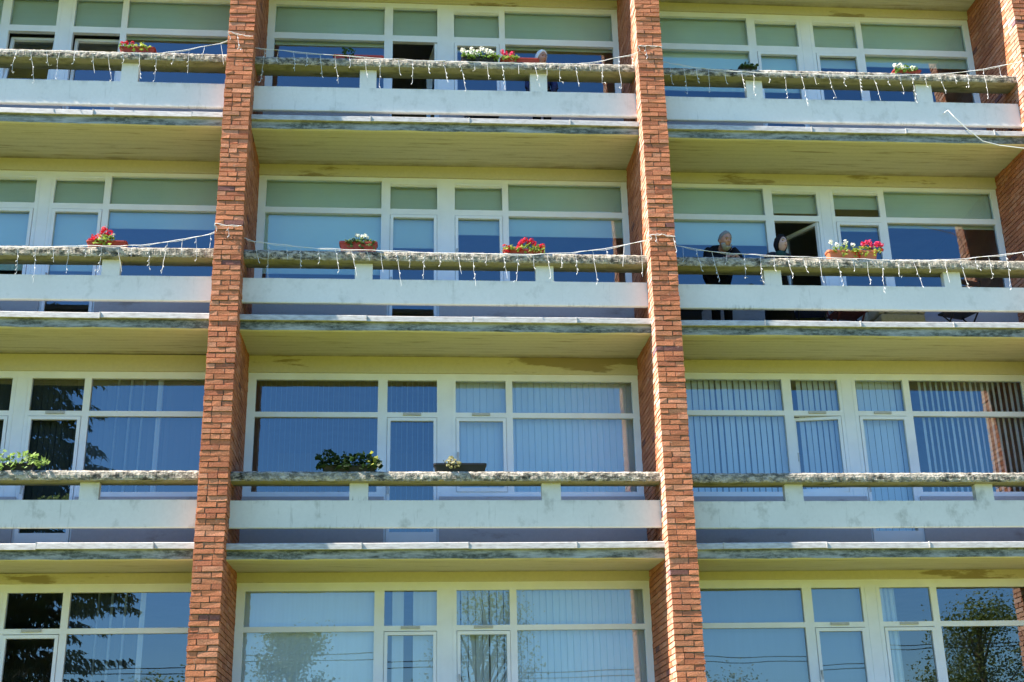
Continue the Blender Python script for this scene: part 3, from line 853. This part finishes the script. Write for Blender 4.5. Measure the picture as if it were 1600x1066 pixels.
def eyes_lips(T, parent, lips=True, brow=None):
    brow = brow or M['grey_hair']
    for sx in (-1, 1):
        obj('eye', on_head(T, lambda mb: mb.ball((sx * .028, -.079, .010), .0105, None, 8, 6, (1.2, .7, .7))), M['eye'], parent, smooth=True)
    for sx in (-1, 1):
        obj('eyebrow', on_head(T, lambda mb: mb.tube([(sx * .012, -.098, .030), (sx * .030, -.096, .036), (sx * .048, -.082, .030)], [.004, .006, .003], 6)), brow, parent)
    if lips:
        obj('mouth', on_head(T, lambda mb: mb.ball((0, -.093, -.056), .019, None, 10, 6, (1.1, .35, .28))), M['lip'], parent, smooth=True)
def hand(wrist, fwd, up, side, s=1.0, curl=.55):
    """palm with four unequal bent fingers and a side thumb; side = +1 thumb to the right of fwd"""
    fwd = Vector(fwd).normalized(); up = Vector(up).normalized(); lat = fwd.cross(up).normalized() * side
    W = Vector(wrist); V = [(*W, .026), (*(W + fwd * .045), (.022, .034)), (*(W + fwd * .085), (.016, .036))]; E = [(0, 1), (1, 2)]
    parts = [skin_mesh(V, E, 0, 1)]
    for i, (o, ln) in enumerate(((-.030, .060), (-.010, .074), (.010, .080), (.030, .072))):
        a = W + fwd * .078 + lat * o; d1 = (fwd - up * .15).normalized(); d2 = (fwd - up * curl).normalized(); d3 = (fwd * .6 - up * (curl + .4)).normalized()
        p = [a, a + d1 * ln * .42, a + d1 * ln * .42 + d2 * ln * .33, a + d1 * ln * .42 + d2 * ln * .33 + d3 * ln * .25]
        parts.append(skin_mesh([(*p[0], .0095), (*p[1], .009), (*p[2], .0082), (*p[3], .0070)], [(0, 1), (1, 2), (2, 3)], 0, 1))
    a = W + fwd * .03 + lat * .026; d = (fwd * .7 + lat * .65 - up * .2).normalized()
    parts.append(skin_mesh([(*a, .013), (*(a + d * .035), .0105), (*(a + d * .035 + (fwd - up * .25).normalized() * .032), .0085)], [(0, 1), (1, 2)], 0, 1))
    return join(*parts)
def fuse(o, vox=.006):
    md = o.modifiers.new('fuse', 'REMESH'); md.mode = 'VOXEL'; md.voxel_size = vox; md.use_smooth_shade = True
    sm = o.modifiers.new('smooth', 'SMOOTH'); sm.factor = .4; sm.iterations = 2

def slim(J): return [(*v[:3], v[3] * (.72 if i in (0, 1, 2, 5, 6, 8, 9) else .9)) for i, v in enumerate(J)]
FLOOR2 = H + .10; FLOOR1 = 2 * H + .10
# man: standing back from the parapet, bent forward, forearms on the coping, hands together
man = empty('person', (7.22, .95, FLOOR2))
tag(man, 'grey-haired bearded man in a black jacket leaning forearms on the balcony ledge', 'person')
z = FLOOR2
hip = Vector((7.21, .98, z + .93)); ch = Vector((7.21, .74, z + 1.17)); nk = Vector((7.22, .57, z + 1.25))
sL, sR = Vector((7.04, .64, z + 1.24)), Vector((7.39, .64, z + 1.245))
eL, eR = Vector((6.99, .60, z + 1.035)), Vector((7.46, .58, z + 1.035)); wL, wR = Vector((7.19, .385, z + 1.012)), Vector((7.385, .37, z + 1.012))
hL, hR = Vector((7.13, 1.0, z + .90)), Vector((7.30, 1.0, z + .90)); kL, kR = Vector((7.14, .92, z + .49)), Vector((7.32, .92, z + .49)); fL, fR = Vector((7.14, .98, z + .07)), Vector((7.32, .97, z + .07))
hd, T = head_mesh((7.235, .455, z + 1.305), math.radians(16), math.radians(16), 1.13)
J = [(*hip, .15), (*((hip + ch) / 2), .15), (*ch, .16), (*nk, .075), (*(nk + Vector((.008, -.07, .03))), .058), (*sL, .075), (*eL, .052), (*wL, .033), (*sR, .075), (*eR, .052), (*wR, .033),
     (*hL, .105), (*kL, .065), (*fL, .045), (*hR, .105), (*kR, .065), (*fR, .045), (*(fL + Vector((0, -.14, -.03))), .040), (*(fR + Vector((.02, -.14, -.03))), .040)]
E = [(0, 1), (1, 2), (2, 3), (3, 4), (2, 5), (5, 6), (6, 7), (2, 8), (8, 9), (9, 10), (0, 11), (11, 12), (12, 13), (0, 14), (14, 15), (15, 16), (13, 17), (16, 18)]
bodym = join(skin_mesh(slim(J), E), hd, hand(wL, (.75, -.45, -.05), (0, 0, 1), -1), hand(wR, (-.55, -.6, -.05), (0, 0, 1), 1))
bd = obj('body', bodym, M['skin'], man); fuse(bd)
def inflate(J, k): return [(*v[:3], v[3] + k) for v in J]
jk = skin_mesh(inflate([J[i] for i in (0, 1, 2, 3, 5, 6, 7, 8, 9, 10)], .03), [(0, 1), (1, 2), (2, 3), (2, 4), (4, 5), (5, 6), (2, 7), (7, 8), (8, 9)])
obj('jacket', jk, M['dark_cloth'], man, smooth=True)
tr = skin_mesh(inflate([J[i] for i in (0, 11, 12, 13, 14, 15, 16)], .014), [(0, 1), (1, 2), (2, 3), (0, 4), (4, 5), (5, 6)])
obj('trousers', tr, M['dark_cloth'], man, smooth=True)
for f in (fL, fR):
    sh = MB(); sh.ball(f + Vector((0, -.07, -.03)), .06, None, 10, 6, (.8, 2.2, .75)); obj('shoe', sh, M['black_plastic'], man, smooth=True)
eyes_lips(T, bd, False)
hair_cap(T, M['grey_hair'], 'hair', man, -14, front=.42)
def beard(mb):
    n0 = len(mb.v); seg, rg = 16, 8
    for i in range(rg + 1):
        for k in range(seg + 1):
            ph = math.radians(-78 + 156 * k / seg); th = math.radians(126 + 48 * i / rg)
            if abs(math.degrees(ph)) > 35: th = math.radians(108 + 60 * i / rg)
            d = Vector((math.sin(th) * math.sin(ph), -math.sin(th) * math.cos(ph), math.cos(th)))
            e = 1.06 + .06 * mnoise.noise(d * 9)
            mb.v.append((d.x * .070 * e, d.y * .104 * e - .006, d.z * .124 * e))
    for i in range(rg):
        for k in range(seg):
            a = n0 + i * (seg + 1) + k; mb.f.append((a, a + 1, a + seg + 2, a + seg + 1)); mb.c.append(None)
bo = obj('beard', on_head(T, beard), M['beard'], man, smooth=True)
so = bo.modifiers.new('t', 'SOLIDIFY'); so.thickness = .008

# woman: dark headscarf, looking to the right, hands resting on the coping
wom = empty('person', (8.09, .85, FLOOR2))
tag(wom, 'woman in dark headscarf and jacket looking right over the balcony ledge', 'person')
hip = Vector((8.07, .88, z + .83)); ch = Vector((8.075, .76, z + 1.10)); nk = Vector((8.085, .68, z + 1.235))
sL, sR = Vector((7.93, .72, z + 1.165)), Vector((8.235, .70, z + 1.165)); eL, eR = Vector((7.885, .66, z + .985)), Vector((8.285, .60, z + .985)); wL, wR = Vector((8.06, .44, z + .998)), Vector((8.20, .47, z + .998))
hd2, T2 = head_mesh((8.115, .62, z + 1.345), math.radians(20), math.radians(-2), 1.1, ears=False)
J = [(*hip, .15), (*((hip + ch) / 2), .135), (*ch, .135), (*nk, .06), (*(nk + Vector((.012, -.03, .05))), .048), (*sL, .062), (*eL, .045), (*wL, .028), (*sR, .062), (*eR, .045), (*wR, .028),
     (8.00, .90, z + .78, .095), (8.00, .86, z + .42, .058), (8.00, .90, z + .07, .04), (8.15, .90, z + .78, .095), (8.15, .86, z + .42, .058), (8.15, .90, z + .07, .04), (8.0, .77, z + .035, .035), (8.17, .77, z + .035, .035)]
bd = obj('body', join(skin_mesh(slim(J), E), hd2, hand(wL, (.35, -.9, -.05), (0, 0, 1), 1, .9), hand(wR, (-.2, -.95, -.05), (0, 0, 1), -1, .9)), M['pale_skin'], wom); fuse(bd)
obj('jacket', skin_mesh(inflate([J[i] for i in (0, 1, 2, 3, 5, 6, 7, 8, 9, 10)], .016), [(0, 1), (1, 2), (2, 3), (2, 4), (4, 5), (5, 6), (2, 7), (7, 8), (8, 9)]), M['navy_cloth'], wom, smooth=True)
sk = MB()
for (za, ra, zb_, rb_) in ((z + .92, .16, z + .60, .20), (z + .60, .20, z + .16, .225)):
    sk.tube([(8.075, .89, za), (8.075, .89, zb_)], [ra, rb_], 18, cap=False)
obj('skirt', sk, M['dark_cloth'], wom, smooth=True)
sc_ = skin_mesh([(8.10, .67, z + 1.26, .075), (8.095, .66, z + 1.17, .10), (8.12, .57, z + 1.13, .06)], [(0, 1), (1, 2)])
obj('neck_scarf', sc_, M['green_cloth'], wom, smooth=True)
eyes_lips(T2, bd)
hair_cap(T2, M['dark_cloth'], 'headscarf', wom, 40, front=.50, fluff=.014)

# white-haired woman upstairs, seen head only above the ledge
old = empty('person', (4.66, .86, FLOOR1))
tag(old, 'white-haired person whose head just shows above the top middle balcony ledge', 'person')
z = FLOOR1
hip = Vector((4.66, .90, z + .84)); ch = Vector((4.66, .86, z + 1.10)); nk = Vector((4.66, .82, z + 1.24))
hd3, T3 = head_mesh((4.662, .76, z + 1.375), math.radians(28), math.radians(12), 1.02)
sL, sR = Vector((4.50, .85, z + 1.17)), Vector((4.82, .85, z + 1.17)); eL, eR = Vector((4.45, .86, z + .92)), Vector((4.87, .86, z + .92)); wL, wR = Vector((4.50, .76, z + .72)), Vector((4.82, .76, z + .72))
J = [(*hip, .15), (*((hip + ch) / 2), .135), (*ch, .135), (*nk, .06), (*(nk + Vector((0, -.03, .05))), .048), (*sL, .062), (*eL, .045), (*wL, .028), (*sR, .062), (*eR, .045), (*wR, .028),
     (4.58, .92, z + .78, .095), (4.58, .88, z + .42, .058), (4.58, .92, z + .07, .04), (4.74, .92, z + .78, .095), (4.74, .88, z + .42, .058), (4.74, .92, z + .07, .04), (4.57, .79, z + .035, .035), (4.75, .79, z + .035, .035)]
bd = obj('body', join(skin_mesh(slim(J), E), hd3, hand(wL, (.1, -.4, -.9), (0, -1, .2), 1, .9), hand(wR, (-.1, -.4, -.9), (0, -1, .2), -1, .9)), M['skin'], old); fuse(bd)
obj('jacket', skin_mesh(inflate([J[i] for i in (0, 1, 2, 3, 5, 6, 7, 8, 9, 10)], .016), [(0, 1), (1, 2), (2, 3), (2, 4), (4, 5), (5, 6), (2, 7), (7, 8), (8, 9)]), M['blue_cloth'], old, smooth=True)
obj('trousers', skin_mesh(inflate([J[i] for i in (0, 11, 12, 13, 14, 15, 16)], .014), [(0, 1), (1, 2), (2, 3), (0, 4), (4, 5), (5, 6)]), M['dark_cloth'], old, smooth=True)
eyes_lips(T3, bd)
hair_cap(T3, M['white_hair'], 'hair', old, 8, front=.42, fluff=.014)

# ------------------------------------------------------------------ balcony furniture (seen through the slots beside the people)
def chair(label, x, y, zf, rz, m_seat, m_leg, w=.46, fold=True):
    root = empty('balcony_chair', (0, 0, 0)); tag(root, label, 'chair', 'chairs on the balcony')
    s = MB(); s.box(-w / 2, w / 2, -.21, .21, .43, .46); obj('seat', s, m_seat, root)
    bk = MB()
    for i in range(3): bk.box(-w / 2 + .02, w / 2 - .02, .205 + i * .02, .225 + i * .02, .58 + i * .10, .66 + i * .10)
    obj('backrest', bk, m_seat, root)
    for sx in (-1, 1):
        l1 = MB(); l1.tube([(sx * (w / 2 - .01), -.22, 0), (sx * (w / 2 - .01), .17, .46), (sx * (w / 2 - .01), .26, .88)], .013, 8); obj('leg', l1, m_leg, root)
        l2 = MB(); l2.tube([(sx * (w / 2 - .03), .24, 0), (sx * (w / 2 - .03), -.18, .45)], .013, 8); obj('leg', l2, m_leg, root)
    st = MB(); st.tube([(-w / 2, .14, .10), (w / 2, .14, .10)], .009, 6); obj('stretcher', st, m_leg, root)
    root.location = (x, y, zf); root.rotation_euler.z = rz
    return root
chair('dark folding chair standing behind the parapet near the right end of the balcony', 10.86, 1.0, FLOOR2, math.radians(200), M['chair_metal'], M['chair_metal'])
chair('red-brown chair between the woman and the beige armchair', 9.18, 1.12, FLOOR2, math.radians(10), M['wood_red'], M['wood_red'])
chair('grey-blue chair beside the woman in the headscarf', 8.60, 1.05, FLOOR2, math.radians(-8), M['blue_cloth'], M['chair_metal'])
stl = empty('stool', (6.73, 1.0, FLOOR2)); tag(stl, 'low black stool by the brick pillar, behind the parapet left of the man', 'stool')
s = MB(); s.box(6.52, 6.92, .82, 1.2, FLOOR2 + .36, FLOOR2 + .45); s.box(6.54, 6.90, .84, 1.18, FLOOR2 + .18, FLOOR2 + .36); obj('seat', s, M['black_plastic'], stl)
for sx, sy in ((6.55, .86), (6.89, .86), (6.55, 1.16), (6.89, 1.16)):
    l = MB(); l.tube([(sx, sy, FLOOR2), (sx, sy, FLOOR2 + .18)], .016, 8); obj('leg', l, M['chair_metal'], stl)
ac = empty('armchair', (9.90, 1.02, FLOOR2)); tag(ac, 'beige upholstered armchair behind the parapet under the big right window', 'armchair')
def cushion(x0, x1, y0, y1, z0, z1):
    mb = MB(); mb.box(x0, x1, y0, y1, z0, z1); return mb
for nm, a in (('base', (9.56, 10.24, .80, 1.36, FLOOR2 + .06, FLOOR2 + .34)), ('seat', (9.66, 10.14, .80, 1.24, FLOOR2 + .342, FLOOR2 + .46)), ('backrest', (9.50, 10.30, 1.245, 1.40, FLOOR2 + .345, FLOOR2 + .93)),
              ('armrest', (9.54, 9.655, .80, 1.24, FLOOR2 + .345, FLOOR2 + .62)), ('armrest', (10.145, 10.26, .80, 1.24, FLOOR2 + .345, FLOOR2 + .62))):
    o = obj(nm, cushion(*a), M['beige'], ac); bv = o.modifiers.new('b', 'BEVEL'); bv.width = .035; bv.segments = 3
for sx in (9.60, 10.20):
    for sy in (.84, 1.32):
        l = MB(); l.tube([(sx, sy, FLOOR2), (sx, sy, FLOOR2 + .07)], .02, 8); obj('leg', l, M['wood_red'], ac)
chair('dark chair standing behind the top middle parapet left of the white-haired person', 3.75, 1.05, FLOOR1, math.radians(12), M['chair_metal'], M['chair_metal'])

# ------------------------------------------------------------------ trees across the lawn (mirrored in the lower windows)
def spruce(x, y, h, label, seed=1):
    R = random.Random(seed); root = empty('spruce_tree', (x, y, GROUND)); tag(root, label, 'tree')
    t = MB(); t.tube([(x, y, GROUND), (x + .05, y, GROUND + h * .5), (x, y, GROUND + h)], [.34, .18, .02], 10); obj('trunk', t, M['bark'], root)
    cr = MB(); lv = 50
    for i in range(lv):
        f = i / lv; zz = GROUND + 1.5 + (h - 1.8) * f ** .95; ln0 = 1.08 * (h - (zz - GROUND)) ** .62 + .1
        for k in range(14):
            a = 2 * math.pi * (k / 14 + R.random() * .12) + i * .7; ln = ln0 * R.uniform(.55, 1.15); wob = R.uniform(-.2, .2)
            d = Vector((math.cos(a), math.sin(a), 0)); sd = Vector((-d.y, d.x, 0)); n = max(4, int(ln / .24))
            for j in range(1, n + 1):
                u = j / n; p = Vector((x, y, zz + wob)) + d * ln * u + Vector((0, 0, -ln * .34 * u + ln * .22 * u * u))
                w = .55 * (1.15 - u) + .18
                for s in (-1, 1):
                    c = (.014 * R.uniform(.6, 1.8), .034 * R.uniform(.6, 1.8), .014)
                    for q in range(2):
                        e = p + sd * s * w * R.uniform(.5, 1.15) + d * R.uniform(.05, .4) + Vector((0, 0, -.16 * R.uniform(.2, 1.8)))
                        n_ = (e - p).cross(Vector((0, 0, 1))).normalized() * R.uniform(.025, .055)
                        cr.face([p - n_, p + n_, e + n_ * .4, e - n_ * .4], c)
                        for g_ in range(4):
                            hh = p.lerp(e, R.uniform(.1, 1)); dr = R.uniform(.05, .26); wd = R.uniform(.025, .06); od = d * R.uniform(-.05, .22) + sd * R.uniform(-.2, .2)
                            t_ = Vector((R.uniform(-1, 1), R.uniform(-1, 1), 0)).normalized() * wd
                            cr.face([hh - t_, hh + t_, hh + t_ * .5 + od + Vector((0, 0, -dr)), hh - t_ * .5 + od + Vector((0, 0, -dr * .9))], c)
    obj('crown', cr, M['leaf'], root)
def leafy(x, y, h, rad, label, seed, lc=(.07, .10, .02), nl=3200, thin=False, base=.25):
    R = random.Random(seed); root = empty('leafy_tree', (x, y, GROUND)); tag(root, label, 'tree')
    t = MB(); t.tube([(x, y, GROUND), (x + .1, y, GROUND + h * .45), (x - .05, y, GROUND + h * .92)], [.02 * h, .012 * h, .02], 8)
    clumps = []
    for i in range(46):
        f = R.uniform(base, .95); a = R.uniform(0, 6.28); rr = rad * math.sin(math.pi * min(1, (f - base + .10) / (1.08 - base))) ** .7 * R.uniform(.35, 1)
        p = Vector((x + math.cos(a) * rr, y + math.sin(a) * rr, GROUND + h * f)); clumps.append((p, rad * R.uniform(.22, .42)))
        s0 = Vector((x, y, GROUND + h * max(.15, f - .22))); t.tube([s0, (s0 + p) / 2 + Vector((0, 0, .1)), p], [.006 * h, .004 * h, .01], 5)
    obj('trunk', t, M['bark'], root)
    cr = MB()
    for i in range(int(nl * 3.2)):
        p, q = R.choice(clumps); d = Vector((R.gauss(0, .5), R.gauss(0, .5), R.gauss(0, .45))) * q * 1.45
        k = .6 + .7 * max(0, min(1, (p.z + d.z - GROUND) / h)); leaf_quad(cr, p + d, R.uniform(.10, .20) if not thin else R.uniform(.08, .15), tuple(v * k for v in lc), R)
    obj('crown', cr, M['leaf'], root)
spruce(-13.2, -28.0, 25.0, 'tall dark spruce mirrored in the lower left windows')
leafy(32.0, -45.0, 11.8, 3.2, 'bushy green tree mirrored in the bottom right window', 2, (.10, .14, .028), 7000, base=.08)
leafy(6.2, -38.0, 11.6, 2.3, 'thin airy birch mirrored in the bottom middle window', 3, (.10, .13, .025), 1500, True, .3)
leafy(-2.0, -40.0, 10.3, 1.7, 'pale slender tree mirrored in the bottom left pane of the middle bay', 4, (.09, .12, .04), 4200, base=.08)
leafy(-10.0, -52.0, 9.0, 2.6, 'low green tree mirrored at the foot of the bottom left window', 5, (.10, .15, .03), 3600, base=.08)
leafy(20.5, -50.0, 8.2, 2.4, 'small yellow-green tree mirrored at the foot of the bottom right window', 6, (.12, .14, .03), 3600, base=.08)

# power line along the far side of the lawn
PX = (-38.0, 46.0)
for i, px in enumerate(PX):
    root = empty('utility_pole', (px, -30, GROUND)); tag(root, ('utility pole far left of the lawn', 'utility pole far right of the lawn')[i], 'utility pole', 'poles of the power line')
    mb = MB(); mb.tube([(px, -30, GROUND), (px, -30, GROUND + 8.2)], [.15, .10], 10); obj('shaft', mb, M['bark'], root)
    mb = MB(); mb.box(px - .05, px + .05, -30.9, -29.1, GROUND + 7.72, GROUND + 7.82); obj('crossarm', mb, M['bark'], root)
for i, (dy, sag, nm) in enumerate(((-.8, .55, 'outer overhead cable sagging between the utility poles'), (.8, .95, 'inner overhead cable sagging lower between the utility poles'))):
    mb = MB(); pts = []
    for k in range(41):
        u = k / 40; pts.append((PX[0] + (PX[1] - PX[0]) * u, -30 + dy, GROUND + 7.84 - sag * 4 * u * (1 - u)))
    mb.tube(pts, .018, 5); tag(obj('overhead_cable', mb, M['black_plastic']), nm, 'cable')

# ------------------------------------------------------------------ light, sky, camera
AZ = math.radians(79.9); EL = math.radians(51.6)
sdir = Vector((-math.sin(AZ) * math.cos(EL), -math.cos(AZ) * math.cos(EL), math.sin(EL)))
sun = bpy.data.lights.new('sun', 'SUN'); sun.energy = 20.0; sun.angle = math.radians(.53); sun.color = (1, .88, .72)
so = bpy.data.objects.new('sun', sun); col.objects.link(so); so.rotation_euler = sdir.to_track_quat('Z', 'Y').to_euler()
w = bpy.data.worlds.new('World'); scene.world = w; w.use_nodes = True
nt = w.node_tree; bg = nt.nodes['Background']
sky = nt.nodes.new('ShaderNodeTexSky'); sky.sky_type = 'NISHITA'; sky.sun_disc = False
sky.sun_elevation = EL; sky.sun_rotation = math.atan2(sdir.x, sdir.y)
sky.air_density = 1.0; sky.dust_density = .9; sky.ozone_density = 3.5
hs = nt.nodes.new('ShaderNodeHueSaturation'); hs.inputs['Saturation'].default_value = 1.2
nt.links.new(sky.outputs[0], hs.inputs['Color']); tn = mixc(nt, 1.0, hs.outputs[0], (.72, .98, 1.20), 'MULTIPLY'); nt.links.new(tn, bg.inputs[0]); bg.inputs[1].default_value = .325

cam = bpy.data.cameras.new('camera'); co = bpy.data.objects.new('camera', cam); col.objects.link(co)
co.location = (2.642, -16.28, -3.2964); co.rotation_euler = (1.9271, .0196, -.0789)
cam.sensor_width = 36; cam.lens = 36 * 2009.67 / 1600; cam.clip_end = 3000; cam.clip_start = .1
scene.camera = co
scene.view_settings.view_transform = 'Standard'; scene.view_settings.look = 'None'; scene.view_settings.exposure = 0
cy = scene.cycles
cy.max_bounces = 10; cy.diffuse_bounces = 4; cy.glossy_bounces = 4; cy.transparent_max_bounces = 12; cy.transmission_bounces = 4
cy.use_denoising = True; cy.sample_clamp_indirect = 8
scene.render.resolution_x = 1024; scene.render.resolution_y = 682
